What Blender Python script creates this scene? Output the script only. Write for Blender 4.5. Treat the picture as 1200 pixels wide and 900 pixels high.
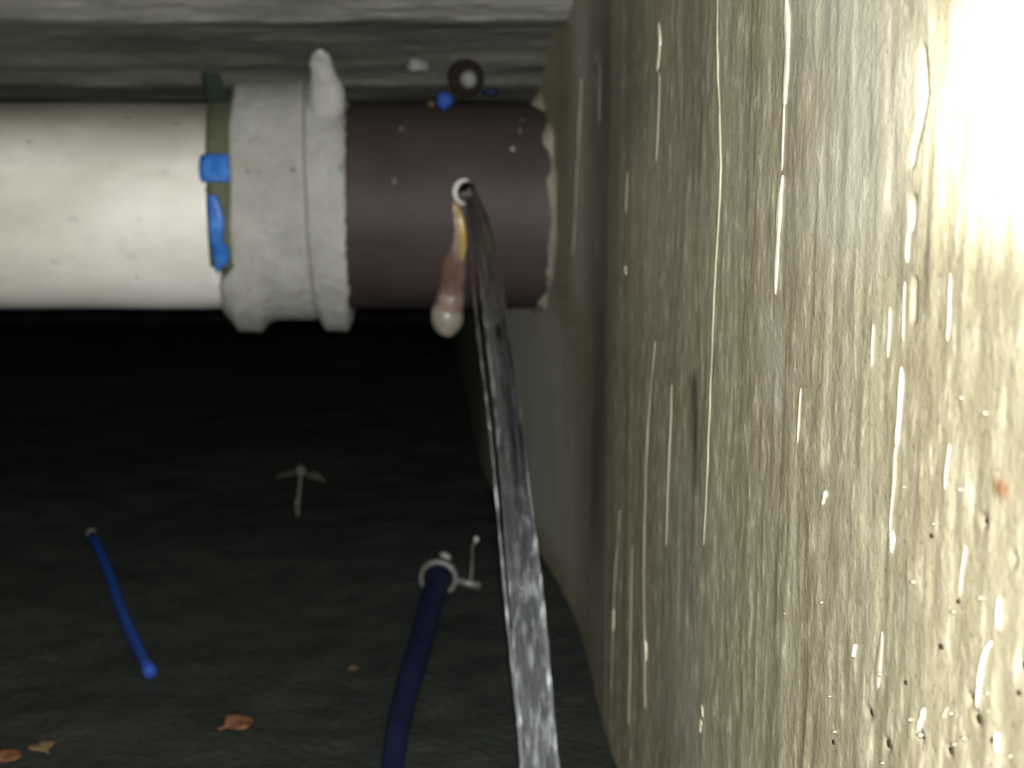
import bpy, bmesh, math, random
import numpy as np
from mathutils import Vector, noise as mn

for o in list(bpy.data.objects): bpy.data.objects.remove(o)
S = bpy.context.scene
COL = S.collection
PI = math.pi

# ---------------------------------------------------------------- camera
F = 1600.0; PITCH = math.atan(254/F); CAMZ = 0.301
CP, SP = math.cos(PITCH), math.sin(PITCH)
cam_d = bpy.data.cameras.new('camera'); cam = bpy.data.objects.new('camera', cam_d); COL.objects.link(cam)
cam_d.sensor_width = 36; cam_d.lens = 36*F/1200; cam_d.clip_start = 0.01
cam.location = (0, 0, CAMZ); cam.rotation_euler = (PI/2-PITCH, 0, 0)
S.camera = cam
cam_d.dof.use_dof = True; cam_d.dof.focus_distance = 0.36; cam_d.dof.aperture_fstop = 21   # the photo is slightly out of focus
# ---------------------------------------------------------------- light
S.view_settings.view_transform = 'Standard'; S.view_settings.look = 'None'
S.view_settings.gamma = 1; S.view_settings.use_curve_mapping = False
S.view_settings.exposure = 0.0
w = bpy.data.worlds.new('world'); S.world = w; w.use_nodes = True
w.node_tree.nodes['Background'].inputs[0].default_value = (0.6, 0.75, 1.0, 1)
w.node_tree.nodes['Background'].inputs[1].default_value = 0.012
ld = bpy.data.lights.new('phone_torch', 'POINT'); ld.energy = 34.0; ld.shadow_soft_size = 0.007
ld.color = (1.0, 0.985, 0.94)
lo = bpy.data.objects.new('phone_torch', ld); COL.objects.link(lo); lo.location = (0.005, -0.04, CAMZ+0.012)
sd_ = bpy.data.lights.new('hand_torch', 'SPOT'); sd_.energy = 13.0; sd_.shadow_soft_size = 0.006; sd_.color = (1.0, 1.0, 0.94)
sd_.spot_size = math.radians(35); sd_.spot_blend = 0.4
so = bpy.data.objects.new('hand_torch', sd_); COL.objects.link(so); so.location = (0.045, 0.125, CAMZ+0.03)
so.rotation_euler = (Vector((0.087, 0.200, CAMZ+0.020))-so.location).to_track_quat('-Z', 'Y').to_euler()

# ---------------------------------------------------------------- geometry of the place
WD = 0.1018; WT = 115*CP/F                     # right wall: x = WD - WT*y
PC = Vector((0, 1.0755, CAMZ-0.0303)); PR = 0.08   # pipe axis
K = 1/1500.7                                 # metres per pixel at the pipe axis
WN = Vector((-1, -WT, 0)).normalized(); WU = Vector((-WT, 1, 0)).normalized()
def ray(px, py):
    r, u = (px-600)/F, (450-py)/F
    return Vector((r, CP+u*SP, -SP+u*CP))
def on_y(px, py, Y): d = ray(px, py); return d*(Y/d.y) + Vector((0, 0, CAMZ))
def on_floor(px, py, z=0.0): d = ray(px, py); return d*((z-CAMZ)/d.z) + Vector((0, 0, CAMZ))
def bulge(y):
    t = min(1, max(0, (y-0.95)/0.45)); return -0.0055*math.exp(-((y-0.86)/0.11)**2)+0.035*t*t*(3-2*t)
def on_wall(px, py): d = ray(px, py); return d*(WD/(d.x+WT*d.y)) + Vector((0, 0, CAMZ))
def X(px, c=0.35): return (px-600)/F*(1.067-0.052*c)

# numpy value noise
_rs = np.random.RandomState(7); _T = _rs.rand(256, 256)
def vn(x, y, s=0):
    x = np.asarray(x, float)+s*17.3; y = np.asarray(y, float)+s*31.7
    xi = np.floor(x).astype(int); yi = np.floor(y).astype(int); fx = x-xi; fy = y-yi
    fx = fx*fx*(3-2*fx); fy = fy*fy*(3-2*fy)
    a = _T[xi & 255, yi & 255]; b = _T[(xi+1) & 255, yi & 255]; c = _T[xi & 255, (yi+1) & 255]; d = _T[(xi+1) & 255, (yi+1) & 255]
    return (a*(1-fx)+b*fx)*(1-fy)+(c*(1-fx)+d*fx)*fy - 0.5

# ---------------------------------------------------------------- materials
def mat(name, col, rough=0.6, spec=0.5, col2=None, scale=20.0, stretch=(1, 1, 1), bump=0.0, bscale=None,
        lo_hi=(0.35, 0.65), extra=None, **kw):
    m = bpy.data.materials.new(name); m.use_nodes = True
    nt = m.node_tree; b = nt.nodes['Principled BSDF']; N = nt.nodes.new; L = nt.links.new
    b.inputs['Base Color'].default_value = (*col, 1); b.inputs['Roughness'].default_value = rough
    b.inputs['Specular IOR Level'].default_value = spec
    for k, v in kw.items(): b.inputs[k.replace('_', ' ')].default_value = v
    tc = N('ShaderNodeTexCoord'); mp = N('ShaderNodeMapping'); mp.inputs['Scale'].default_value = stretch
    L(tc.outputs['Object'], mp.inputs['Vector'])
    last = None
    def noise(sc, det=5, vec=mp):
        n = N('ShaderNodeTexNoise'); n.inputs['Scale'].default_value = sc; n.inputs['Detail'].default_value = det
        n.inputs['Roughness'].default_value = 0.6
        L(vec.outputs['Vector'], n.inputs['Vector']); return n
    def ramp(src, lo, hi):
        r = N('ShaderNodeMapRange'); r.inputs['From Min'].default_value = lo; r.inputs['From Max'].default_value = hi
        L(src, r.inputs['Value']); return r.outputs['Result']
    def mix(fac, a, bb, blend='MIX'):
        x = N('ShaderNodeMix'); x.data_type = 'RGBA'; x.blend_type = blend
        if isinstance(fac, float): x.inputs[0].default_value = fac
        else: L(fac, x.inputs[0])
        for i, v in ((6, a), (7, bb)):
            if isinstance(v, tuple): x.inputs[i].default_value = (*v, 1)
            else: L(v, x.inputs[i])
        return x.outputs[2]
    if col2:
        n = noise(scale); last = mix(ramp(n.outputs[0], *lo_hi), col, col2)
    if extra: last = extra(nt, N, L, noise, ramp, mix, last, b) or last
    if last is not None: L(last, b.inputs['Base Color'])
    if bump:
        n2 = noise(bscale or scale*3, 6); bp = N('ShaderNodeBump'); bp.inputs['Distance'].default_value = bump
        bp.inputs['Strength'].default_value = 1
        L(n2.outputs[0], bp.inputs['Height']); L(bp.outputs[0], b.inputs['Normal'])
    return m

def wall_extra(nt, N, L, noise, ramp, mix, last, b):
    tc = N('ShaderNodeTexCoord')
    def mapped(s):
        mp = N('ShaderNodeMapping'); mp.inputs['Scale'].default_value = s; L(tc.outputs['Object'], mp.inputs['Vector']); return mp
    fine = noise(1, 4, mapped((0, 230, 80))); mid = noise(1, 3, mapped((0, 65, 4.5))); big = noise(1, 2, mapped((0, 10, 7)))
    grain = noise(1, 3, mapped((0, 340, 420)))
    c = mix(ramp(big.outputs[0], 0.3, 0.7), (0.33, 0.292, 0.19), (0.365, 0.345, 0.25))
    c = mix(ramp(mid.outputs[0], 0.35, 0.68), (0.265, 0.238, 0.16), c)
    c = mix(ramp(fine.outputs[0], 0.36, 0.64), mix(1.0, c, (0.78, 0.76, 0.70), 'MULTIPLY'), c)
    c = mix(ramp(fine.outputs[0], 0.56, 0.74), c, mix(0.65, c, (0.62, 0.58, 0.42)))
    c = mix(ramp(grain.outputs[0], 0.42, 0.30), c, mix(1.0, c, (0.72, 0.68, 0.62), 'MULTIPLY'))
    a = N('ShaderNodeAttribute'); a.attribute_name = 'stain_and_light'
    sp = N('ShaderNodeSeparateColor'); L(a.outputs['Color'], sp.inputs[0])
    c = mix(sp.outputs[0], c, (0.028, 0.025, 0.017))
    c = mix(sp.outputs[1], c, (0.44, 0.44, 0.385))  # pale channel: painted light on the far strips, and pale patches
    c = mix(sp.outputs[2], c, (0.20, 0.075, 0.028))
    # roughness: wet, streaky
    r = N('ShaderNodeMapRange'); r.inputs['From Min'].default_value = 0.3; r.inputs['From Max'].default_value = 0.7
    r.inputs['To Min'].default_value = 0.30; r.inputs['To Max'].default_value = 0.62
    L(fine.outputs[0], r.inputs['Value']); L(r.outputs[0], b.inputs['Roughness'])
    ad = N('ShaderNodeMath'); ad.operation = 'ADD'; L(fine.outputs[0], ad.inputs[0]); L(grain.outputs[0], ad.inputs[1])
    bp = N('ShaderNodeBump'); bp.inputs['Distance'].default_value = 0.0004; bp.inputs['Strength'].default_value = 0.6
    L(ad.outputs[0], bp.inputs['Height']); L(bp.outputs[0], b.inputs['Normal'])
    return c

def grime_extra(amount_hi, col, sc=9):
    def f(nt, N, L, noise, ramp, mix, last, b):
        g = N('ShaderNodeNewGeometry'); s = N('ShaderNodeSeparateXYZ'); L(g.outputs['Position'], s.inputs[0])
        # silt settled on the crown of the pipe
        h = ramp(s.outputs['Z'], PC.z+0.030, PC.z+0.078)
        n = noise(sc, 6); m1 = N('ShaderNodeMath'); m1.operation = 'MULTIPLY_ADD'; L(h, m1.inputs[0]); m1.inputs[1].default_value = 1.1
        m2 = N('ShaderNodeMath'); m2.operation = 'MULTIPLY'; L(ramp(n.outputs[0], 0.45, 0.7), m2.inputs[0]); m2.inputs[1].default_value = 0.35
        L(m2.outputs[0], m1.inputs[2]); cl = N('ShaderNodeClamp'); L(m1.outputs[0], cl.inputs[0])
        m3 = N('ShaderNodeMath'); m3.operation = 'MULTIPLY'; L(cl.outputs[0], m3.inputs[0]); m3.inputs[1].default_value = amount_hi
        sc2 = noise(sc*5, 3)
        sp = ramp(sc2.outputs[0], 0.64, 0.85)
        c = mix(m3.outputs[0], last, col)
        return mix(sp, c, mix(0.55, c, (0.05, 0.06, 0.03)))
    return f

M = {}
M['wall'] = mat('wet_concrete', (0.3, 0.27, 0.17), spec=0.6, extra=wall_extra)
M['dark_wall'] = mat('shade_dark_wall', (0.012, 0.010, 0.012), 0.8, 0.2, (0.02, 0.016, 0.016), 12, bump=0.004)  # near-black colour stands in for the unlit depth of the pit
M['lintel'] = mat('dark_concrete', (0.038, 0.040, 0.032), 0.8, 0.2, (0.085, 0.085, 0.072), 26, (0.3, 1.4, 2.2), bump=0.002, bscale=110)  # lintel coloured darker than the slab above it
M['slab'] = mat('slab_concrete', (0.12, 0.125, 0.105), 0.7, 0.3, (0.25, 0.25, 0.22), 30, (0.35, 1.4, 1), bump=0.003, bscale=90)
M['floor'] = mat('dark_mud', (0.022, 0.0265, 0.023), 0.8, 0.08, (0.034, 0.039, 0.034), 22, bump=0.003, bscale=160)
M['white_pipe'] = mat('white_plastic', (0.60, 0.58, 0.51), 0.38, 0.4, (0.84, 0.835, 0.79), 8, (0.6, 1, 1), bump=0.0004, bscale=180,
                      extra=grime_extra(0.86, (0.20, 0.19, 0.155)))
M['coupling'] = mat('grey_white_mortar', (0.29, 0.29, 0.27), 0.75, 0.2, (0.37, 0.37, 0.35), 38, bump=0.0016, bscale=150)
M['brown'] = mat('maroon_plastic', (0.036, 0.024, 0.026), 0.6, 0.3, (0.052, 0.036, 0.037), 16, bump=0.0006, bscale=200,
                 extra=grime_extra(0.5, (0.034, 0.032, 0.026), 14))
M['bore'] = mat('pipe_bore', (0.01, 0.008, 0.008), 0.5)
M['olive'] = mat('olive_webbing', (0.075, 0.092, 0.055), 0.8, 0.2, (0.115, 0.125, 0.075), 60, bump=0.0008, bscale=500)
M['blue'] = mat('blue_plastic', (0.022, 0.115, 0.42), 0.4, 0.4, (0.06, 0.22, 0.62), 90, lo_hi=(0.45, 0.7))
M['hose'] = mat('navy_rubber', (0.006, 0.009, 0.034), 0.55, 0.2, (0.009, 0.014, 0.05), 40)
M['rod'] = mat('royal_blue_plastic', (0.012, 0.045, 0.22), 0.6, 0.2, (0.018, 0.06, 0.29), 60)
M['pale'] = mat('pale_plastic', (0.42, 0.42, 0.40), 0.5, 0.4, (0.28, 0.28, 0.26), 90)
M['steel'] = mat('dull_steel', (0.22, 0.22, 0.21), 0.5, 0.4, (0.14, 0.14, 0.13), 150, Metallic=0.5)
M['glint'] = mat('wet_glint', (0.42, 0.39, 0.29), 0.25, 0.7, (0.60, 0.57, 0.45), 90, (1, 1, 0.3), bump=0.0006, bscale=260)  # bright reflections off wet trickles, painted as pale colour
M['film'] = mat('thin_wet_glint', (0.28, 0.255, 0.175), 0.4, 0.4, (0.33, 0.30, 0.21), 90, (1, 1, 0.2), bump=0.0006, bscale=260)  # weaker trickle reflections, painted as a lighter tone
M['faint'] = mat('faint_wet_run', (0.21, 0.195, 0.14), 0.5, 0.3, (0.26, 0.24, 0.175), 90, (1, 1, 0.2))
M['grit'] = mat('dull_grit', (0.17, 0.15, 0.10), 0.6, 0.3, (0.24, 0.21, 0.15), 90)
M['pit'] = mat('dark_pit', (0.03, 0.026, 0.016), 0.8, 0.1)
M['mortar'] = mat('beige_mortar', (0.20, 0.175, 0.14), 0.7, 0.3, (0.34, 0.30, 0.245), 60, (1, 1, 0.5), bump=0.002, bscale=120)
M['glue'] = mat('rusty_sealant', (0.27, 0.215, 0.185), 0.3, 0.6, (0.13, 0.075, 0.055), 60, (1, 1, 0.35), bump=0.001, bscale=200, Subsurface_Weight=0.1, Subsurface_Scale=0.004)
M['glue_yellow'] = mat('amber_sealant', (0.34, 0.22, 0.05), 0.28, 0.7, (0.5, 0.36, 0.12), 120)
M['glue_pale'] = mat('pale_sealant', (0.30, 0.26, 0.23), 0.35, 0.5, (0.21, 0.175, 0.15), 110)
M['mortar_pale'] = mat('pale_burr', (0.55, 0.52, 0.48), 0.5)
M['rust_dark'] = mat('dark_rust', (0.011, 0.008, 0.007), 0.8, 0.1)
M['leaf'] = mat('orange_leaf', (0.19, 0.085, 0.045), 0.7, 0.2, (0.12, 0.045, 0.022), 120)
M['leaf2'] = mat('tan_leaf', (0.13, 0.09, 0.04), 0.7, 0.2, (0.07, 0.045, 0.02), 120)
M['sprout'] = mat('pale_green_sprout', (0.035, 0.047, 0.028), 0.6, 0.3, (0.06, 0.07, 0.045), 200)
M['stem'] = mat('pale_stem', (0.09, 0.09, 0.07), 0.6, 0.3)
M['speck'] = mat('grey_stone', (0.17, 0.175, 0.17), 0.6, 0.3, (0.10, 0.105, 0.10), 80)

def water_mat(name, milk, rough, y0):
    m = bpy.data.materials.new(name); m.use_nodes = True; nt = m.node_tree; N = nt.nodes.new; L = nt.links.new
    b = nt.nodes['Principled BSDF']; b.inputs['Transmission Weight'].default_value = 1.0; b.inputs['IOR'].default_value = 1.33
    b.inputs['Roughness'].default_value = rough; b.inputs['Base Color'].default_value = (0.62, 0.65, 0.66, 1)
    d = N('ShaderNodeBsdfPrincipled'); d.inputs['Base Color'].default_value = (0.62, 0.65, 0.67, 1); d.inputs['Roughness'].default_value = 0.25
    tc = N('ShaderNodeTexCoord'); mp = N('ShaderNodeMapping'); mp.inputs['Scale'].default_value = (330, 70, 70); L(tc.outputs['Object'], mp.inputs[0])
    n = N('ShaderNodeTexNoise'); n.inputs['Scale'].default_value = 1; n.inputs['Detail'].default_value = 5; L(mp.outputs[0], n.inputs[0])
    s = N('ShaderNodeSeparateXYZ'); L(tc.outputs['Object'], s.inputs[0])
    # white for air and painted glints, increasing along the jet's fall
    r = N('ShaderNodeMapRange'); r.inputs['From Min'].default_value = y0; r.inputs['From Max'].default_value = 0.61
    r.inputs['To Min'].default_value = 0.01; r.inputs['To Max'].default_value = milk; L(s.outputs['Y'], r.inputs[0])
    r2 = N('ShaderNodeMapRange'); r2.inputs['From Min'].default_value = 0.5; r2.inputs['From Max'].default_value = 0.68; L(n.outputs[0], r2.inputs[0])
    r2.inputs['To Min'].default_value = 0.2; r2.inputs['To Max'].default_value = 1.0
    mu = N('ShaderNodeMath'); mu.operation = 'MULTIPLY'; L(r.outputs[0], mu.inputs[0]); L(r2.outputs[0], mu.inputs[1])
    mx = N('ShaderNodeMixShader'); L(mu.outputs[0], mx.inputs[0]); L(b.outputs[0], mx.inputs[1]); L(d.outputs[0], mx.inputs[2])
    bp = N('ShaderNodeBump'); bp.inputs['Distance'].default_value = 0.0008; L(n.outputs[0], bp.inputs['Height'])
    L(bp.outputs[0], b.inputs['Normal']); L(bp.outputs[0], d.inputs['Normal'])
    L(mx.outputs[0], nt.nodes['Material Output'].inputs[0]); return m
M['water'] = water_mat('jet_water', 0.36, 0.04, 0.72)
M['water_white'] = water_mat('aerated_glint_water', 0.9, 0.15, 0.88)

# ---------------------------------------------------------------- helpers
def mesh_obj(name, verts, faces, m, parent=None, smooth=True):
    me = bpy.data.meshes.new(name); me.from_pydata([tuple(v) for v in verts], [], faces)
    me.materials.append(m)
    if smooth: me.polygons.foreach_set('use_smooth', [True]*len(me.polygons))
    bm = bmesh.new(); bm.from_mesh(me); bmesh.ops.recalc_face_normals(bm, faces=bm.faces); bm.to_mesh(me); bm.free()
    me.update(); o = bpy.data.objects.new(name, me); COL.objects.link(o)
    if parent: o.parent = parent; o.matrix_parent_inverse = parent_inv(parent)
    return o
def parent_inv(p):
    from mathutils import Matrix
    return Matrix.Translation(p.location).inverted() if p.type == 'EMPTY' else Matrix.Identity(4)
def thing(name, label, cat, loc, group=None):
    o = bpy.data.objects.new(name, None); COL.objects.link(o); o.location = loc; o.empty_display_size = 0.02
    o['label'] = label; o['category'] = cat
    if group: o['group'] = group
    return o
def tag(o, label, cat, group=None):
    o['label'] = label; o['category'] = cat
    if group: o['group'] = group
    return o
def struct(o, label, cat):
    o['kind'] = 'structure'; o['label'] = label; o['category'] = cat; return o
def grid_faces(nu, nv, wrap_v=False):
    f = []
    for i in range(nu-1):
        for j in range(nv if wrap_v else nv-1):
            j2 = (j+1) % nv; f.append((i*nv+j, i*nv+j2, (i+1)*nv+j2, (i+1)*nv+j))
    return f
def tube(pts, rad, seg=12, cap=True, flat=None, wob=None):
    """verts, faces of a tube along pts; rad number or list; wob(i,phi)->factor"""
    n = len(pts); V = []; pts = [Vector(p) for p in pts]
    t0 = (pts[1]-pts[0]).normalized(); ref = Vector((0, 0, 1)) if abs(t0.z) < 0.9 else Vector((1, 0, 0))
    for i, p in enumerate(pts):
        t = (pts[min(i+1, n-1)]-pts[max(i-1, 0)]).normalized()
        a = t.cross(ref).normalized(); b = a.cross(t).normalized(); ref = b
        r = rad[i] if hasattr(rad, '__len__') else rad
        for k in range(seg):
            ph = 2*PI*k/seg; q = r*(wob(i, ph) if wob else 1)
            V.append(p + a*math.cos(ph)*q + b*math.sin(ph)*q*(flat or 1))
    Fc = grid_faces(n, seg, True)
    if cap: Fc += [tuple(range(seg)), tuple(range((n-1)*seg, n*seg))]
    return V, Fc
def interp(pts, n):
    """Catmull-Rom resample"""
    pts = [Vector(p) for p in pts]; m = len(pts)-1; out = []
    for k in range(n):
        t = k/(n-1)*m; i = min(int(t), m-1); f = t-i
        p0 = pts[max(i-1, 0)]; p1 = pts[i]; p2 = pts[i+1]; p3 = pts[min(i+2, m)]
        out.append(0.5*((2*p1)+(p2-p0)*f+(2*p0-5*p1+4*p2-p3)*f*f+(3*p1-p0-3*p2+p3)*f**3))
    return out
def np_grid_obj(name, P, m, attr=None):
    """P: (nu,nv,3) numpy array"""
    nu, nv = P.shape[:2]; me = bpy.data.meshes.new(name); idx = np.arange(nu*nv).reshape(nu, nv)
    q = np.stack([idx[:-1, :-1], idx[1:, :-1], idx[1:, 1:], idx[:-1, 1:]], -1).reshape(-1, 4)
    me.vertices.add(nu*nv); me.vertices.foreach_set('co', P.reshape(-1).astype(np.float32))
    me.loops.add(q.size); me.loops.foreach_set('vertex_index', q.reshape(-1).astype(np.int32))
    me.polygons.add(len(q)); me.polygons.foreach_set('loop_start', np.arange(0, q.size, 4, dtype=np.int32))
    me.polygons.foreach_set('loop_total', np.full(len(q), 4, np.int32))
    me.polygons.foreach_set('use_smooth', np.ones(len(q), bool)); me.update(calc_edges=True); me.validate()
    if attr is not None:
        a = me.color_attributes.new('stain_and_light', 'FLOAT_COLOR', 'POINT')
        c = np.ones((nu*nv, 4), np.float32); c[:, :3] = attr.reshape(-1, 3); a.data.foreach_set('color', c.reshape(-1))
    me.materials.append(m); o = bpy.data.objects.new(name, me); COL.objects.link(o); return o

# ---------------------------------------------------------------- right wall
ys = np.concatenate([np.linspace(-0.3, 0.13, 24)[:-1], 1/np.linspace(1/0.13, 1/2.75, 600)])
zs = np.concatenate([np.linspace(-0.02, 0.13, 130)[:-1], np.linspace(0.13, 0.42, 330)[:-1], np.linspace(0.42, 0.75, 20)])
YY, ZZ = np.meshgrid(ys, zs, indexing='ij')
H = 0.0006*vn(YY*65, ZZ*4, 1)+0.0003*vn(YY*180, ZZ*16, 2)+0.0026*vn(YY*11, ZZ*6, 3)+0.0004*vn(YY*240, ZZ*60, 4)
FAR = np.clip((YY-0.7)/0.5, 0, 1); H *= 1-0.75*FAR
ST = np.zeros(YY.shape+(3,))
def seg_dist(a, b, wy, wz):
    """normalised distance in (y,z) from a segment, with separate widths"""
    ay, az, by, bz = a.y/wy, a.z/wz, b.y/wy, b.z/wz; y = YY/wy; z = ZZ/wz
    dy, dz = by-ay, bz-az; L2 = dy*dy+dz*dz+1e-12
    t = np.clip(((y-ay)*dy+(z-az)*dz)/L2, 0, 1); return np.hypot(y-ay-t*dy, z-az-t*dz)
def ypx(p): return F*WD/(p.y*p.y)      # pixels per metre along the wall
def zpx(p): return F/(p.y*CP)
def mark(pts, wpx, hpx, amt, ch=0, depth=0.0):
    P = [on_wall(*p) for p in pts]; d = np.full(YY.shape, 1e9)
    for a, b in zip(P[:-1], P[1:]) if len(P) > 1 else [(P[0], P[0])]:
        d = np.minimum(d, seg_dist(a, b, wpx/ypx(a), hpx/zpx(a)))
    g = np.exp(-d*d*1.4); ST[..., ch] = np.maximum(ST[..., ch], g*amt); H[...] += depth*g
_t = np.clip((YY-0.95)/0.45, 0, 1); H += -0.0055*np.exp(-((YY-0.86)/0.11)**2)+0.035*_t*_t*(3-2*_t)
# dark strip and runs
mark([(706, -60), (702, 200), (700, 420), (690, 600)], 15, 60, 0.55)
mark([(745, -60), (748, 120)], 22, 60, 0.35)
mark([(812, -60), (812, 180)], 14, 60, 0.35)
mark([(815, 455), (818, 560)], 8, 26, 0.75)
mark([(808, 600), (806, 680)], 14, 40, 0.3)
mark([(1078, 60), (1082, 110), (1074, 150), (1066, 190)], 3.5, 6, 0.8, 0, -0.0012)
mark([(1068, 235), (1066, 262)], 4, 8, 0.75, 0, -0.001)
mark([(1070, 330), (1068, 372)], 3, 6, 0.55, 0, -0.001)
mark([(1035, 90), (1024, 170)], 3, 8, 0.4)
for p, w_ in (((1132, 820), 5), ((1194, 779), 5), ((1140, 842), 5), ((1015, 835), 4), ((1150, 610), 5), ((1108, 880), 4), ((1036, 872), 4), ((1186, 655), 4), ((1075, 862), 4)):
    mark([p], w_, w_+2, 0.9, 0, -0.0014)
# light on the camera-facing wall strips painted pale, plus other pale patches
mark([(672, 40), (668, 330)], 9, 40, 0.7, 1)
mark([(645, 380), (655, 600)], 16, 30, 0.8, 1)
mark([(605, 350), (630, 560)], 16, 30, 0.8, 1)
mark([(905, 380), (910, 470)], 12, 30, 0.35, 1)
mark([(985, -20), (1010, 120), (990, 240)], 75, 90, 0.4, 1)
mark([(800, 560), (800, 860)], 40, 60, 0.22, 1)
mark([(620, 350), (640, 600)], 30, 30, 0.9, 1)
# rust spot
mark([(1174, 572)], 11, 12, 0.95, 2, 0.0006)
mark([(1180, 570)], 4, 5, 0.5, 0)
# overall speckle of pale grit lower right
P = np.empty(YY.shape+(3,)); P[..., 0] = WD-WT*YY+H*WN.x; P[..., 1] = YY+H*WN.y; P[..., 2] = ZZ
wall = struct(np_grid_obj('wall_right', P, M['wall'], ST), 'wet khaki concrete wall streaked with painted trickle glints and lit by glare', 'wall')

def HW(q):
    i = min(len(ys)-1, int(np.searchsorted(ys, q.y))); j = min(len(zs)-1, int(np.searchsorted(zs, q.z)))
    return float(H[i, j])-bulge(q.y)
def streak(pts, wpx, m='glint', rise=0.45, n=None, taper=True, seed=0):
    Q = [on_wall(*p) for p in pts]; n = n or max(8, int(abs(pts[-1][1]-pts[0][1])/9)); Q = interp(Q, n); V = []; sg = 7
    for i, q in enumerate(Q):
        t = i/(n-1); e = (math.sin(PI*min(1, max(0, t)))**0.35 if taper else 1)
        k = e*(0.75+0.5*mn.noise(Vector((i*0.35, seed, 1))))+0.02
        a = 0.5*wpx/ypx(q)*k; b = a*rise
        a *= 0.62 if m == 'glint' else 0.5; b = min(b, (0.00045 if m == 'glint' else 0.0002)*k+0.00008)
        q = q + WU*(0.0006*mn.noise(Vector((i*0.3, seed, 9)))) + WN*(bulge(q.y)+HW(q))
        for j in range(sg):
            ph = PI*j/(sg-1); V.append(q+WU*(a*math.cos(ph))+WN*(b*math.sin(ph)+0.0002))
        V.append(q-WN*0.0015)
    return mesh_obj('glint_streak' if wpx > 5 else 'thin_streak', V, grid_faces(n, sg+1, True)+[tuple(range(sg+1)), tuple(range((n-1)*(sg+1), n*(sg+1)))], M[m], wall)
SL = [([(843, -30), (841, 60), (844, 200), (838, 330), (834, 480), (829, 640)], 6, 'film'),
      ([(922, -20), (923, 60), (920, 125)], 10, 'glint'), ([(920, 120), (917, 200)], 4, 'film'), ([(918, 205), (914, 250), (910, 345)], 9, 'glint'),
      ([(1064, 236), (1061, 308)], 9, 'glint'), ([(1054, 430), (1048, 525)], 9, 'glint'), ([(1058, 330), (1055, 400)], 3, 'film'), ([(1048, 520), (1040, 628)], 4, 'film'),
      ([(1043, 622), (1041, 648)], 11, 'glint'), ([(1170, 700), (1168, 738)], 11, 'glint'), ([(1160, 752), (1148, 775), (1140, 830)], 9, 'glint'), ([(1164, 858), (1163, 882)], 9, 'glint'),
      ([(1030, 740), (1024, 808)], 11, 'film'), ([(1080, 830), (1072, 858)], 9, 'glint'), ([(1001, 755), (998, 770)], 6, 'glint'),
      ([(770, 25), (771, 52), (768, 84)], 6, 'glint'), ([(771, 84), (767, 190)], 3, 'film'),
      ([(768, 400), (760, 500), (756, 640), (756, 760), (756, 830)], 4, 'film'), ([(727, 598), (720, 700), (716, 860)], 4, 'film'), ([(741, 640), (738, 850)], 3, 'film'),
      ([(735, 200), (734, 250)], 4, 'film'), ([(733, 311), (733, 323)], 6, 'glint'), ([(688, 60), (685, 110), (684, 150)], 7, 'film'), ([(694, 60), (690, 320)], 4, 'film'),
      ([(672, 90), (664, 300)], 5, 'film'), ([(788, 450), (783, 640)], 3, 'film'), ([(720, 712), (718, 742)], 5, 'glint'), ([(757, 750), (757, 775)], 5, 'glint'), ([(826, 843), (824, 858)], 6, 'glint'), ([(827, 826), (828, 840)], 5, 'film'),
      ([(940, 455), (935, 520)], 5, 'film'), ([(1022, 380), (1020, 430)], 5, 'film'), ([(1040, 360), (1038, 420)], 4, 'film'), ([(1112, 320), (1108, 400)], 6, 'film'), ([(967, 575), (963, 592)], 6, 'glint'), ([(1110, 520), (1106, 575)], 7, 'film'),
      ([(1105, 830), (1098, 842)], 8, 'film'), ([(1128, 640), (1120, 700)], 6, 'film')]
for i, (p, w_, m_) in enumerate(SL): streak(p, w_, 'faint' if m_ == 'film' and p[0][0] < 790 else m_, seed=i*3.7)
rng = random.Random(5)
# pale and dark grit embedded in the lower right of the wall
V = []; Fc = []
for k in range(26):
    px = 1200-abs(rng.gauss(0, 110)); py = 900-abs(rng.gauss(0, 190))
    if px < 860 or py < 420: continue
    c = on_wall(px, py); r = rng.uniform(1.0, 2.6)/zpx(c); b0 = len(V)
    V += [c+WN*(r*0.6+0.0006), c+WU*r*1.6, c+Vector((0, 0, r*1.5)), c-WU*r*1.6, c-Vector((0, 0, r*1.9)), c-WN*0.001]
    for a, b in ((1, 2), (2, 3), (3, 4), (4, 1)): Fc += [(b0, b0+a, b0+b), (b0+5, b0+b, b0+a)]
g = mesh_obj('wall_grit', V, Fc, M['grit'], wall); g['kind'] = 'stuff'

V = []; Fc = []
for px, py, r_ in ((1132, 820, 5), (1195, 780, 5), (1140, 843, 5), (1015, 835, 4), (1150, 611, 4), (1108, 880, 4), (1036, 872, 4), (1186, 655, 4), (1075, 862, 4), (1192, 812, 3), (1060, 800, 2.5), (975, 870, 2.5), (1160, 868, 3), (1120, 705, 2.5), (1090, 628, 2.5), (1100, 758, 3)):
    c = on_wall(px, py); c = c+WN*(HW(c)+bulge(c.y)); q = r_/zpx(c); b0 = len(V); V.append(c+WN*0.0002)
    for ring, off in ((1, 0.00035), (1.5, -0.0008)):
        for k in range(8):
            a = 2*PI*k/8; V.append(c+WU*(q*1.5*ring*math.cos(a)*(1+0.2*math.sin(2*k+px)))+Vector((0, 0, q*ring*1.2*math.sin(a)))+WN*off)
    for k in range(8):
        k2 = (k+1) % 8; Fc += [(b0, b0+1+k, b0+1+k2), (b0+1+k, b0+9+k, b0+9+k2, b0+1+k2)]
g = mesh_obj('wall_pits', V, Fc, M['pit'], wall); g['kind'] = 'stuff'

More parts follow.
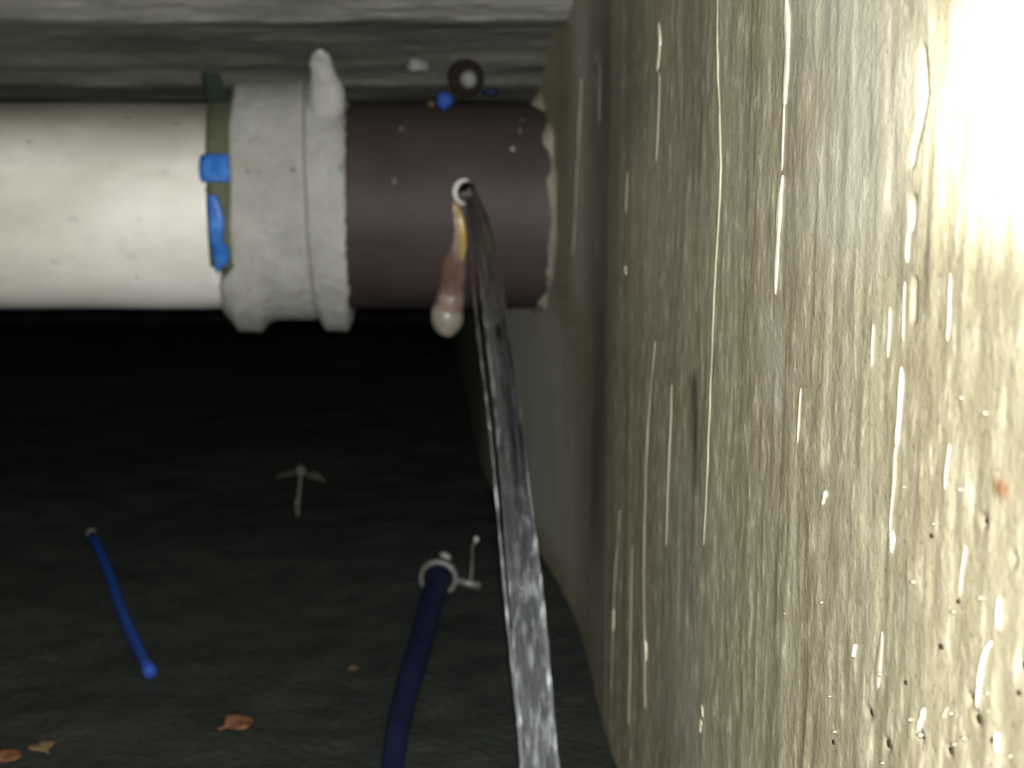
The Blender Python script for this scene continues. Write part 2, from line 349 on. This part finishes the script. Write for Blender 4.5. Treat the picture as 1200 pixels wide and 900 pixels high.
# ---------------------------------------------------------------- floor, far walls, slab
xs = np.concatenate([np.linspace(-1.25, 0.11, 300)]); yf = np.linspace(-0.3, 2.72, 520)
XF, YF = np.meshgrid(xs, yf, indexing='ij')
ZF = 0.010*vn(XF*5, YF*5, 11)+0.004*vn(XF*17, YF*17, 12)+0.0018*vn(XF*60, YF*60, 13)-0.004
P = np.stack([XF, YF, ZF], -1)
struct(np_grid_obj('floor', P, M['floor']), 'dark wet mud floor of the pit', 'floor')
def fz(x, y):
    return float(0.010*vn(x*5, y*5, 11)+0.004*vn(x*17, y*17, 12)+0.0018*vn(x*60, y*60, 13)-0.004)
def rough_wall(name, o, u, v, nu, nv, n, label):
    a = np.linspace(0, 1, nu)[:, None]; b = np.linspace(0, 1, nv)[None, :]
    h = 0.03*vn(a*nu/14+0*b, b*nv/14+0*a, 21)+0.012*vn(a*nu/4+0*b, b*nv/4+0*a, 22)
    P = np.stack([o[i]+u[i]*a+v[i]*b+n[i]*h for i in range(3)], -1)
    return struct(np_grid_obj(name, P, M['dark_wall']), label, 'wall')
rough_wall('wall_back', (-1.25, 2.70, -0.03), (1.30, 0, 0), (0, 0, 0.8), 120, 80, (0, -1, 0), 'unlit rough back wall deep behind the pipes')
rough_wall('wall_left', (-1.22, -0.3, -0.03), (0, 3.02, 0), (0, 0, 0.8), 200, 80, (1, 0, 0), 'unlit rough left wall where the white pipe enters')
# overhead slab and the darker lintel under it: (photo row, distance) pairs give the profile, which is carried along x
def pr(py, dep): d = ray(600, py); return (d.y*dep, CAMZ+d.z*dep)
def profile_run(name, low, back, m, label, cat, amp, close):
    dn = []
    for (y0, z0), (y1, z1) in zip(low[:-1], low[1:]):
        for k in range(5): dn.append((y0+(y1-y0)*k/5, z0+(z1-z0)*k/5))
    dn.append(low[-1]); nl = len(dn); dn += back; nx = 300; V = []
    for i in range(nx):
        t = i/(nx-1)
        for j, (y, z) in enumerate(dn):
            x1 = WD-WT*y+0.004; x = -1.22+(x1+1.22)*t
            dz = dy = 0
            if j < nl:
                dz = amp*(0.0024*mn.noise(Vector((x*6, y*22, z*30)))+0.0016*mn.noise(Vector((x*16, y*60, z*110)))+0.0009*mn.noise(Vector((x*110, y*120, z*160))))
                dy = amp*(0.0022*mn.noise(Vector((x*8, z*160, 7)))+0.0012*mn.noise(Vector((x*90, z*200, 7))))
                if z < close: dz = abs(dz)*0.4
            V.append(Vector((x, y+dy, z+dz)))
    nd = len(dn)
    return struct(mesh_obj(name, V, grid_faces(nx, nd, True)+[tuple(range(nd)), tuple(range((nx-1)*nd, nx*nd))], m), label, cat)
ZT = PC.z+PR+0.0012
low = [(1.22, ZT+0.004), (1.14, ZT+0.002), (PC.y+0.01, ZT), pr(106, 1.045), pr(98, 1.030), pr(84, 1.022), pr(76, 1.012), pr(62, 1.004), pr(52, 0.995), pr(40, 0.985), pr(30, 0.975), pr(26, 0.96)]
profile_run('trim_1', low, [(low[-1][0], 0.435), (1.22, 0.435)], M['lintel'], 'dark concrete lintel lying on top of both pipes', 'lintel', 1.0, ZT+0.001)
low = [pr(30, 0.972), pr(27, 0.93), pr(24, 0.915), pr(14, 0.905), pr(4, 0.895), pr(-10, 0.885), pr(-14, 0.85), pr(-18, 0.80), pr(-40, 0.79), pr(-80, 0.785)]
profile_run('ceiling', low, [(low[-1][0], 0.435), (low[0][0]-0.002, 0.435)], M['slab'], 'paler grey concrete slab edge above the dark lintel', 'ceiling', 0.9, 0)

# ---------------------------------------------------------------- pipes
def pipe_mesh(x0, x1, r, nx=40, nt=96, edge=None, thick=0.006, ns=0.0006, seed=0):
    V = []; 
    rows = [(0, 0)]+[(i/(nx-1), 1) for i in range(nx)]+[(1, 0)]
    for t, outer in rows:
        for k in range(nt):
            th = 2*PI*k/nt; xa = x0; xb = x1+(edge(th) if edge else 0); x = xa+(xb-xa)*t
            rr = r+ns*mn.noise(Vector((x*14, math.cos(th)*2, math.sin(th)*2+seed))) if outer else r-thick
            V.append(Vector((x, PC.y-rr*math.cos(th), PC.z+rr*math.sin(th))))     # th=0 faces the camera
    return V, grid_faces(len(rows), nt, True)
# inner wall rows are joined back to front so the tube is closed
def closed_pipe(*a, **k):
    V, Fc = pipe_mesh(*a, **k); nt = k.get('nt', 96); n = len(V)//nt
    for j in range(nt): Fc.append(((n-1)*nt+j, (n-1)*nt+(j+1) % nt, (j+1) % nt, j))
    return V, Fc
V, Fc = closed_pipe(-1.2, X(270), PR, nx=120)
wp = tag(mesh_obj('white_pipe', V, Fc, M['white_pipe']), 'white plastic pipe with grimy crown running in from the left edge', 'pipe')
# raised scratches and scabs on it
def scab(name, px, py, r, m, parent, R=PR, lift=0.0006, sx=1.6, sz=1.0):
    s = (PC.z-(on_y(px, py, PC.y-R*0.8).z))/R; th = -math.asin(max(-0.98, min(0.98, s)))
    n = Vector((0, -math.cos(th), math.sin(th))); up = Vector((0, math.sin(th), math.cos(th)))
    c = Vector((on_y(px, py, PC.y-R*math.cos(th)).x, PC.y, PC.z))+n*(R-0.0004); V = [c+n*(lift+0.0008)]
    for ring, hh in ((0.55, lift+0.0006), (1.0, 0.0)):
        for k in range(14):
            a = 2*PI*k/14; q = r*ring*(1+0.35*math.sin(3*a+px)+0.2*math.sin(5*a+py)); V.append(c+Vector((1, 0, 0))*q*sx*math.cos(a)+up*q*sz*math.sin(a)+n*hh)
    F_ = [(0, 1+k, 1+(k+1) % 14) for k in range(14)]+[(1+k, 15+k, 15+(k+1) % 14, 1+(k+1) % 14) for k in range(14)]+[tuple(range(15, 29))]
    return mesh_obj(name, V, F_, m, parent)
M['algae'] = mat('green_grime', (0.16, 0.17, 0.10), 0.8, 0.2, (0.30, 0.29, 0.2), 200)
for px, py, r, sx, sz in ((34, 166, 0.0030, 2, 0.7), (160, 325, 0.0010, 1.0, 1.6), (241, 222, 0.0020, 0.8, 1.4), (90, 144, 0.0024, 2.2, 0.7), (150, 137, 0.0028, 2.4, 0.8), (205, 145, 0.0020, 1.8, 0.8)):
    scab('grime_patch', px, py, r, M['algae'], wp, lift=-0.0001, sx=sx, sz=sz)

# brown pipe with a true hole
HOLE = on_y(546, 225, PC.y-0.079)
x_end = WD-WT*1.0+0.03
V, Fc = closed_pipe(X(400), x_end, 0.0795, nx=60, nt=128, thick=0.007, seed=4)
bp_ = mesh_obj('brown_pipe', V, Fc, M['brown'])
cV, cF = tube([HOLE+Vector((0, -0.02, 0)), HOLE+Vector((0, 0.03, 0))], 0.0068, 28)
cut = mesh_obj('cutter', cV, cF, M['bore'], smooth=False)
md = bp_.modifiers.new('b', 'BOOLEAN'); md.object = cut; md.operation = 'DIFFERENCE'; md.solver = 'EXACT'
dg = bpy.context.evaluated_depsgraph_get(); me = bpy.data.meshes.new_from_object(bp_.evaluated_get(dg))
bp_.modifiers.clear(); bp_.data = me; bpy.data.objects.remove(cut)
tag(bp_, 'dark maroon pipe entering the wall, with a leaking hole in its side', 'pipe')
# raised pale burr around the left of the hole
pts = []
for k in range(19):
    a = math.radians(75+k*10.5); pts.append(HOLE+Vector((0.0078*math.cos(a), -0.0022, 0.0086*math.sin(a))))
rr = [0.0018*math.sin(PI*(k+0.6)/19.6)**0.6+0.0002 for k in range(19)]
bV, bF = tube(pts, rr, 10); b_ = mesh_obj('hole_burr', bV, bF, M['mortar_pale'], bp_); b_['label'] = 'pale raised burr around the leaking hole'
M['chip'] = mat('pale_scuff', (0.30, 0.26, 0.24), 0.6)
M['chip2'] = mat('faint_scuff', (0.15, 0.125, 0.12), 0.6)
for px, py, r, sx, sz, m_ in ((601, 174, 0.0022, 0.8, 1.4, 'chip'), (609, 152, 0.0020, 0.8, 1.6, 'chip2'), (462, 212, 0.0018, 0.8, 1.8, 'chip2'), (612, 140, 0.0012, 1, 1.5, 'chip2'), (470, 150, 0.002, 1, 1.0, 'chip2')):
    scab('scuff', px, py, r, M[m_], bp_, 0.0797, lift=0.0002, sx=sx, sz=sz)

# mortar collar where the brown pipe meets the wall
V = []; nt = 90; rings = 8
for i in range(rings):
    t = i/(rings-1)
    for k in range(nt):
        th = 2*PI*k/nt; y0 = PC.y-0.083*math.cos(th); xw = WD-WT*y0+0.004-bulge(y0)
        wd = 0.008+0.0065*mn.noise(Vector((math.cos(th)*3, math.sin(th)*3, 5)))+0.003*mn.noise(Vector((math.cos(th)*14, math.sin(th)*14, 5)))
        r = 0.0785+(0.0145+0.006*mn.noise(Vector((math.cos(th)*3, math.sin(th)*3, 9))))*t**1.6+0.0012*math.sin(PI*t)
        V.append(Vector((xw-max(0.003, wd)*(1-t), PC.y-r*math.cos(th), PC.z+min(r*math.sin(th), 0.0860))))
mc = tag(mesh_obj('mortar_collar', V, grid_faces(rings, nt, True), M['mortar']), 'ragged beige mortar collar sealing the maroon pipe into the wall', 'mortar')

# ---------------------------------------------------------------- ragged coupling
def lerp(tab, x):
    if x <= tab[0][0]: return tab[0][1]
    for (a, va), (b, vb) in zip(tab[:-1], tab[1:]):
        if x <= b: return va+(vb-va)*(x-a)/(b-a)
    return tab[-1][1]
TOP = [(262, 106), (285, 98), (352, 97), (359, 95), (391, 95), (398, 97), (403, 108), (412, 128)]
BOT = [(262, 372), (270, 378), (277, 389), (304, 390), (312, 379), (322, 375), (372, 375), (381, 388), (406, 389), (411, 378)]
ct = thing('pipe_coupling', 'off-white mortar-caked coupling with ragged edges joining white and maroon pipes', 'coupling', (X(335), PC.y, PC.z))
def wrap_part(name, pa, pb, add, m, ledge=None, redge=None, nx=40, nt=140, inner=0.0802, seed=0):
    V = []
    rows = [(0, 0)]+[(i/(nx-1), 1) for i in range(nx)]+[(1, 0)]
    for t, outer in rows:
        for k in range(nt):
            th = 2*PI*k/nt; s = math.sin(th); xa = pa+(ledge(th) if ledge else 0); xb = pb+(redge(th) if redge else 0); p = xa+(xb-xa)*t
            r0 = 0.0915+add; rt = (242-lerp(TOP, p))*K; rb = (lerp(BOT, p)-242)*K
            if outer:
                r = r0+0.0016*mn.noise(Vector((p*0.02, math.cos(th)*3, s*3+seed)))+0.0007*mn.noise(Vector((p*0.11, math.cos(th)*11, s*11+seed)))
                wt = max(0, s)**(14 if rt > 0.1 else 4); wb = max(0, -s)**5
                r = r*(1-wt-wb)+rt*wt+rb*wb
                e = min(t, 1-t)*nx
                if e < 2: r -= 0.0016*(1-e/2)
            else: r = inner
            r = min(r, 0.0990) if (s > 0.3 and math.cos(th) < 0.35 and False) else r
            V.append(Vector((X(p, math.cos(th)), PC.y-r*math.cos(th), PC.z+r*s)))
    n = len(rows); Fc = grid_faces(n, nt, True)
    for j in range(nt): Fc.append(((n-1)*nt+j, (n-1)*nt+(j+1) % nt, (j+1) % nt, j))
    return mesh_obj(name, V, Fc, m, ct)
def le(th):
    s = math.sin(th); c = math.cos(th)
    y = -s*110
    base = 20 if y < 52 else (20-(y-52)*1.15 if y < 68 else 1.5)
    return base + 1.2*math.sin(7*th)+ (0 if y < 60 else 3*max(0, (y-95)/15))
wrap_part('sleeve', 261, 366, 0.0, M['coupling'], ledge=le, redge=lambda th: 1-7*math.sin(th)*0.6, seed=2)
wrap_part('end_collar', 368, 407, 0.0014, M['coupling'], ledge=lambda th: -0.5-7*math.sin(th)*0.6,
          redge=lambda th: 3*mn.noise(Vector((math.cos(th)*5, math.sin(th)*7, 3)))+2.5*mn.noise(Vector((math.cos(th)*16, math.sin(th)*19, 3)))+5.5-1.5*abs(math.sin(th)), nx=24, seed=6)
V = []; ns_ = 16
for i in range(ns_):
    t = i/(ns_-1); py = 136-78*t; pxc = 383-6*t+2*math.sin(5*t); hw = lerp([(0, 20), (0.3, 22), (0.48, 20), (0.65, 15), (0.85, 12), (0.95, 9), (1, 3)], t)
    Yc = lerp([(0, PC.y-0.058), (0.4, PC.y-0.053), (1, PC.y-0.082)], t)
    for k in range(16):
        a = 2*PI*k/16; q = 1+0.25*mn.noise(Vector((t*5, math.cos(a)*1.5, math.sin(a)*1.5+4)))
        V.append(on_y(pxc+hw*math.cos(a)*q, py, Yc+0.011*math.sin(a)*q*(1-0.5*t)))
sk = mesh_obj('mortar_spike', V, grid_faces(ns_, 16, True)+[tuple(range(16)), tuple(range((ns_-1)*16, ns_*16))], M['coupling'], ct)
sk['label'] = 'pointed mortar smear rising above the end collar'
M['seam'] = mat('seam_dirt', (0.16, 0.15, 0.13), 0.8)
for px, py, r, sx, sz in ((344, 199, 0.0016, 1, 1), (400, 196, 0.0014, 0.7, 2.4), (290, 200, 0.0010, 1.4, 1), (303, 201, 0.0009, 1, 1), (386, 202, 0.0008, 0.8, 1), (313, 355, 0.0014, 1.5, 0.8), (352, 343, 0.0011, 0.8, 1.6), (384, 358, 0.0011, 2.2, 0.7), (292, 340, 0.0007, 0.7, 3), (272, 345, 0.001, 1, 1)):
    scab('dirt_pit', px, py, r, M['seam'], ct, 0.0932, lift=0.0002, sx=sx, sz=sz)

# ---------------------------------------------------------------- olive strap with blue buckle
st = thing('pipe_strap', 'olive webbing strap around the gap left of the coupling', 'strap', (X(267), PC.y, PC.z))
def band(name, pa, pb, th0, th1, r0, r1, m, n=60, edge=0.0, par=st, nw=5):
    V = []
    for i in range(n):
        t = i/(n-1); th = th0+(th1-th0)*t; a = (pa(t) if callable(pa) else pa); b = (pb(t) if callable(pb) else pb)
        e = edge*mn.noise(Vector((t*18, pa(0.5) if callable(pa) else pa, 1)))
        for k in range(nw):
            s = k/(nw-1); p = a+(b-a)*s+e; r = r1-0.0006*(2*s-1)**4
            V.append(Vector((X(p, math.cos(th)), PC.y-r*math.cos(th), PC.z+r*math.sin(th))))
        V.append(Vector((X(b+e, math.cos(th)), PC.y-r0*math.cos(th), PC.z+r0*math.sin(th)))); V.append(Vector((X(a+e, math.cos(th)), PC.y-r0*math.cos(th), PC.z+r0*math.sin(th))))
    q = nw+2
    return mesh_obj(name, V, grid_faces(n, q, True)+[tuple(range(q)), tuple(range((n-1)*q, n*q))], m, par)
band('webbing', lambda t: 249+11*(t < 0.001)+ (4*(1-t)), 281, math.radians(-33), math.radians(205), 0.0785, 0.0835, M['olive'], 80, 1.0)
# loose tail standing up against the slab
V = []; 
for i in range(12):
    t = i/11; z = PC.z+0.078+0.022*t; y = PC.y-0.028-0.022*t; wd = 0.0085*(1-0.25*t)
    for sx in (-1, -0.3, 0.3, 1): V.append(Vector((X(267, 0)+wd*sx+0.0006*math.sin(7*t), y+0.0006*abs(sx), z)))
    for sx in (1, -1): V.append(Vector((X(267, 0)+wd*sx, y+0.002, z)))
M['teal'] = mat('dark_teal_webbing', (0.022, 0.034, 0.028), 0.85, 0.1)
mesh_obj('strap_tail', V, grid_faces(12, 6, True)+[tuple(range(6)), tuple(range(66, 72))], M['teal'], st)
bk = band('buckle', lambda t: 246+2.5*abs(2*t-1)**2, lambda t: 282-2.5*abs(2*t-1)**2, math.radians(13.5), math.radians(27), 0.083, 0.0875, M['blue'], 12, 0.8); bk['label'] = 'bright blue plastic buckle'
bt = band('blue_tape', lambda t: 255+5.0*t*t, lambda t: 283-1*t if False else (266+5*math.sin(5*t)+8*t*(1-t)+ (12 if t > 0.55 else 0)*min(1, (t-0.55)*6)*max(0, 1-max(0, t-0.85)*7)), math.radians(7), math.radians(-33), 0.083, 0.0862, M['blue'], 30, 1.6); bt['label'] = 'torn blue tape below the buckle'

# ---------------------------------------------------------------- sealant drip below the hole
dt = thing('sealant_drip', 'hardened rusty sealant run hanging from the leaking hole', 'sealant', (X(530), PC.y-0.08, PC.z))
def surf(px, py, off=0.0):
    """point on the maroon pipe's side at that height, or hanging below it"""
    y = PC.y-0.0795
    for _ in range(6):
        p = on_y(px, py, y); s = (p.z-PC.z)/0.0797
        if abs(s) < 0.97: y = PC.y-0.0797*math.sqrt(1-s*s)
        else: y = PC.y-0.022
    return p+Vector((0, -off, 0))
DP = [(532, 236), (535, 256), (537, 275), (535, 295), (531, 318), (529, 338)]
Q = [surf(*p, 0.0005) for p in DP]; yl = Q[-1].y
Q += [on_y(527, 352, yl+0.002), on_y(525, 366, yl+0.004)]
Q = interp(Q, 44)
def rdrip(i):
    t = i/43; return lerp([(0, 0.0030), (0.25, 0.0052), (0.42, 0.0075), (0.55, 0.0105), (1, 0.0122)], t)
rr = [rdrip(i) for i in range(44)]
dV, dF = tube(Q, rr, 20, flat=0.9, wob=lambda i, p: 1+0.10*mn.noise(Vector((i*0.12, math.cos(p)*2, math.sin(p)*2)))); mesh_obj('sealant_run', dV, dF, M['glue'], dt)
Q = interp([surf(536, 240, 0.004), surf(541, 262, 0.005), surf(543, 285, 0.006), surf(541, 305, 0.007)], 16)
dV, dF = tube(Q, [0.0026*math.sin(PI*(i+0.8)/17.5)**0.7+0.0003 for i in range(16)], 10); y_ = mesh_obj('amber_streak', dV, dF, M['glue_yellow'], dt); y_['label'] = 'amber streak under the hole'
V = []
tip = on_y(524, 371, yl+0.003)
for i in range(13):
    a = PI*i/12
    for k in range(20):
        b = 2*PI*k/20; r = 0.0134*(1+0.06*mn.noise(Vector((i*0.5, k*0.5, 2))))
        V.append(tip+Vector((r*0.92*math.sin(a)*math.cos(b), r*0.9*math.sin(a)*math.sin(b), r*1.15*math.cos(a))))
bl = mesh_obj('drip_bulb', V, grid_faces(13, 20, True), M['glue_pale'], dt); bl['label'] = 'pale rounded bulb at the bottom of the drip'

# ---------------------------------------------------------------- water jet
jt = thing('water_jet', 'clear water jet spurting from the hole down towards the camera', 'water', HOLE)
END = Vector((0.0142, 0.60, 0.004)); 
def jet(t, off=(0, 0)):
    p = HOLE.lerp(END, t); p.z = HOLE.z+(END.z-HOLE.z)*t*t*0.93+(END.z-HOLE.z)*t*0.07
    p.y += 0.012*max(0, 1-t*3)  # starts inside the bore
    s = 0.5+0.75*t
    return p+Vector((off[0]*s, 0, 0))+Vector((0, 0.5, 0.86))*off[1]*s
n = 120
core = [jet(i/(n-1))+Vector((0.0012*math.sin(PI*i/(n-1)), 0, 0)) for i in range(n)]
rj = [0.0054+0.0030*(i/(n-1))**2 for i in range(n)]
V, Fc = tube(core, rj, 36, wob=lambda i, p: 1+0.13*math.sin(5*p+i*0.03)+0.05*math.sin(11*p-i*0.05)+0.12*mn.noise(Vector((i*0.05, math.cos(p)*2.2, math.sin(p)*2.2)))+(0.22*(i/n)**2)*mn.noise(Vector((i*0.32, math.cos(p)*3, math.sin(p)*3))))
mesh_obj('jet_core', V, Fc, M['water'], jt)
rj2 = random.Random(3)
for k in range(13):
    a = PI*k/12; ox = -0.0076*math.cos(a)*rj2.uniform(0.85, 1.0); oz = 0.0085*math.sin(a)
    ns = 110; t0 = 0.0 if k in (0, 1) else rj2.uniform(0.15, 0.6); 
    th = rj2.uniform(0.0003, 0.0006)*(1.3 if k in (0, 12) else 1)
    P_ = [jet(t0+(1-t0)*i/(ns-1), (ox*(1-0.25*mn.noise(Vector((i*0.03, k, 0)))), oz)) for i in range(ns)]
    if k == 0: P_ = [p+Vector((-0.0042, 0, 0))*math.sin(PI*min(1, i/105)) for i, p in enumerate(P_)]
    R_ = [th*(0.5+0.9*(i/ns))*(1+0.9*mn.noise(Vector((i*0.33, k*5, 3)))) for i in range(ns)]
    V, Fc = tube(P_, [max(0.00015, r) for r in R_], 7); mesh_obj('water_strand', V, Fc, M['water_white'], jt)
V = []; Fc = []
for k in range(60):
    t = 0.6+0.4*math.sqrt(rj2.random()); c = jet(t, (rj2.uniform(-0.005, 0.005), 0.008+rj2.random()*0.004)); r = rj2.uniform(0.0003, 0.0009); b0 = len(V)
    V += [c+Vector(v)*r for v in ((1, 0, 0), (0, 1, 0), (-1, 0, 0), (0, -1, 0), (0, 0, 1.9), (0, 0, -1.9))]
    for a, b in ((0, 1), (1, 2), (2, 3), (3, 0)): Fc += [(b0+a, b0+b, b0+4), (b0+b, b0+a, b0+5)]
dr = mesh_obj('spray_drops', V, Fc, M['water_white'], jt); dr['kind'] = 'stuff'

# ---------------------------------------------------------------- bits on the crown of the maroon pipe
def lump(name, px, py, Y, rx, rz, m, label, cat, ry=None, seed=0, group=None):
    c = on_y(px, py, Y); V = []
    for i in range(11):
        a = PI*i/10
        for k in range(16):
            b = 2*PI*k/16; d = Vector((math.sin(a)*math.cos(b), math.sin(a)*math.sin(b), math.cos(a))); q = 1+0.35*mn.noise(d*1.6+Vector((seed, 0, 0)))
            V.append(c+Vector((d.x*rx, d.y*(ry or rx), d.z*rz))*q)
    return tag(mesh_obj(name, V, grid_faces(11, 16, True), m), label, cat, group)
lump('mortar_lump', 489, 77, PC.y-0.075, 0.0095, 0.0055, M['speck'], 'pale grey mortar lump stuck under the slab above the maroon pipe', 'mortar', seed=3)
bt_ = thing('bolt', 'round grey bolt head in a dark rusty washer above the leaking hole', 'bolt', on_y(548, 93, PC.y-0.062))
def disc(name, c, r, h, m, par, seg=24, bev=0.25):
    prof_ = [(0, -h), (r*(1-bev), -h), (r, -h*(1-bev)), (r, h), (0, h)]; V = []
    for (q, dy) in prof_:
        for k in range(seg):
            a = 2*PI*k/seg; V.append(c+Vector((max(q, 1e-5)*math.cos(a), dy, max(q, 1e-5)*math.sin(a))))
    return mesh_obj(name, V, grid_faces(len(prof_), seg, True), m, par)
disc('washer', on_y(546, 91, PC.y-0.055), 0.0135, 0.0015, M['rust_dark'], bt_)
disc('bolt_head', on_y(549, 93, PC.y-0.060), 0.0062, 0.004, M['speck'], bt_, bev=0.6)
lump('blue_plastic_scrap', 521, 118, PC.y-0.045, 0.0062, 0.0058, M['rod'], 'small blue plastic scrap on the crown of the maroon pipe', 'plastic scrap', ry=0.003, seed=8)
lump('blue_plastic_scrap', 576, 108, PC.y-0.045, 0.006, 0.0025, M['hose'], 'dark blue sliver of plastic right of the bolt head', 'plastic scrap', ry=0.003, seed=18)
lump('yellow_crumb', 505, 122, PC.y-0.045, 0.0035, 0.002, M['leaf2'], 'tiny yellowish crumb left of the small blue scrap', 'crumb', seed=12)

# ---------------------------------------------------------------- things on the floor
def fl(px, py, dz=0.0):
    p = on_floor(px, py, 0)
    for _ in range(4): p = on_floor(px, py, fz(p.x, p.y)+dz)
    return p
# blue rod
a = fl(108, 627, 0.004); b = fl(175, 789, 0.004)
rt_ = thing('blue_rod', 'thin bright blue plastic rod with a pale tip lying on the mud', 'rod', (a+b)/2)
pts = [a.lerp(b, i/20)+Vector((0.0012*math.sin(i*0.35), 0, 0.0004*math.sin(i))) for i in range(21)]
V, Fc = tube(pts, [0.0038+0.0002*math.sin(i*1.3) for i in range(21)], 14); mesh_obj('shaft', V, Fc, M['rod'], rt_)
d = (a-b).normalized(); V, Fc = tube([a, a+d*0.004, a+d*0.009, a+d*0.011], [0.0036, 0.0042, 0.003, 0.001], 12)
t_ = mesh_obj('tip', V, Fc, M['pale'], rt_); t_['label'] = 'pale broken tip'
# hose
HP = [(514, 678), (506, 705), (494, 750), (478, 805), (466, 855), (459, 905), (452, 960)]
Q = [fl(px, py, 0.0085-0.0070*i/6) for i, (px, py) in enumerate(HP)]
Q = interp(Q, 60)
hs = thing('garden_hose', 'dark blue rubber hose end with a metal clamp, coming from the bottom edge', 'hose', Q[30])
V, Fc = tube(Q, [0.0096-0.0044*i/59 for i in range(60)], 20); mesh_obj('hose_tube', V, Fc, M['hose'], hs)
d = (Q[0]-Q[1]).normalized(); c = Q[0]+Vector((0, 0, 0.001))
V = []; ring = [(0.0112, -0.004), (0.0142, -0.0038), (0.0146, 0), (0.0142, 0.0038), (0.0112, 0.004)]
sd = d.cross(Vector((0, 0, 1))).normalized(); up = sd.cross(d)
for r, x in ring:
    for k in range(28): an = 2*PI*k/28; V.append(c+d*x+sd*r*math.cos(an)+up*r*math.sin(an))
Fc = grid_faces(5, 28, True)+[((4*28+j), (4*28+(j+1) % 28), (j+1) % 28, j) for j in range(28)]
cl = mesh_obj('hose_clamp', V, Fc, M['steel'], hs); cl['label'] = 'pale steel clamp band around the hose end'
sc = c+sd*0.0145-up*0.003
V, Fc = tube([sc-Vector((0.002, 0, -0.001)), sc+Vector((0.016, -0.002, -0.003))], [0.0028, 0.0028], 10); mesh_obj('clamp_screw', V, Fc, M['steel'], cl)
wq = interp([sc+Vector((0.009, 0, 0)), sc+Vector((0.010, 0.004, 0.012)), sc+Vector((0.010, 0.012, 0.022)), sc+Vector((0.013, 0.014, 0.028))], 14)
V, Fc = tube(wq, 0.0006, 6); mesh_obj('wire', V, Fc, M['steel'], hs)
V, Fc = tube([wq[-1]-Vector((0, 0, 0.002)), wq[-1]+Vector((0, 0, 0.002))], [0.0016, 0.0018], 8); mesh_obj('wire_end', V, Fc, M['pale'], hs)
V, Fc = tube([c+d*0.002, c+d*0.012+up*0.002, c+d*0.02+up*0.003], [0.0095, 0.0098, 0.0085], 18); mesh_obj('hose_mouth', V, Fc, M['hose'], hs)
V, Fc = tube([c+d*0.012+up*0.006+sd*0.002, c+d*0.019+up*0.007+sd*0.002, c+d*0.024+up*0.006+sd*0.002], [0.0052, 0.0058, 0.003], 12)
nb = mesh_obj('nozzle_nub', V, Fc, M['pale'], hs); nb['label'] = 'pale nub in the mouth of the hose'
# sprout
base = fl(349, 604); sp_ = thing('seedling', 'small pale seedling with two leaves standing in the dark mud', 'plant', base)
def at_base(px, py, dy=0.0): return on_y(px, py, base.y+dy)
V, Fc = tube(interp([base-Vector((0, 0, 0.003)), at_base(349, 590), at_base(351, 572), at_base(353, 550)], 14), [0.0018-0.00005*i for i in range(14)], 8); mesh_obj('stem', V, Fc, M['stem'], sp_)
V, Fc = tube([at_base(348, 594), at_base(349, 586)], [0.0024, 0.0028], 8); mesh_obj('stem_node', V, Fc, M['stem'], sp_)
def leaf(name, a, b, wd, m, par, nrm=Vector((0, -0.3, 1)), curl=0.15, n=9):
    d = b-a; s = d.cross(nrm).normalized(); u = s.cross(d).normalized(); V = []; th = 0.0004
    for sgn in (1, -1):
        for i in range(n):
            t = i/(n-1); w_ = wd*math.sin(PI*min(0.98, max(0.03, t))**0.8)
            for k in (-1, -0.5, 0, 0.5, 1): V.append(a+d*t+s*w_*k+u*(curl*wd*(k*k)+curl*d.length*math.sin(PI*t)+sgn*th))
    F1 = grid_faces(n, 5); o = n*5; F2 = [tuple(x+o for x in reversed(f)) for f in F1]; S_ = []
    for i in range(n-1):
        for c_ in (0, 4): S_.append((i*5+c_, (i+1)*5+c_, (i+1)*5+c_+o, i*5+c_+o))
    for r_ in (0, n-1):
        for k in range(4): S_.append((r_*5+k, r_*5+k+1, r_*5+k+1+o, r_*5+k+o))
    return mesh_obj(name, V, F1+F2+S_, m, par)
leaf('leaf', at_base(352, 556), at_base(324, 561, -0.004), 0.0048, M['sprout'], sp_)
leaf('leaf', at_base(354, 556), at_base(381, 566, -0.004), 0.0058, M['sprout'], sp_)
leaf('leaf', at_base(353, 558), at_base(352, 544, 0.004), 0.0045, M['sprout'], sp_)
# fallen leaves
def fallen(px, py, size, ang, m, label, asp=0.6):
    c = fl(px, py, 0.0022); d = Vector((math.cos(ang), math.sin(ang), 0))*size
    t = thing('fallen_leaf', label, 'leaf', c)
    leaf('blade', c-d/2, c+d/2, size*asp, m, t, Vector((0, 0, 1)), 0.12)
    s = Vector((-d.y, d.x, 0)).normalized()*0.0
    V, Fc = tube([c-d*0.78, c-d*0.5+Vector((0, 0, 0.0008)), c+Vector((0, 0, 0.0014)), c+d*0.45+Vector((0, 0, 0.001))], [0.0005, 0.0006, 0.0005, 0.0003], 6); mesh_obj('midrib', V, Fc, m, t)
fallen(281, 850, 0.0155, 0.5, M['leaf'], 'small orange-brown fallen leaf on the mud below the blue rod', 0.8)
fallen(48, 876, 0.012, 2.3, M['leaf2'], 'small tan fallen leaf near the lower left corner')
fallen(12, 888, 0.014, 0.9, M['leaf'], 'brown fallen leaf cut by the lower left corner')
fallen(415, 783, 0.006, 0.9, M['leaf2'], 'tiny brownish leaf fragment left of the hose')
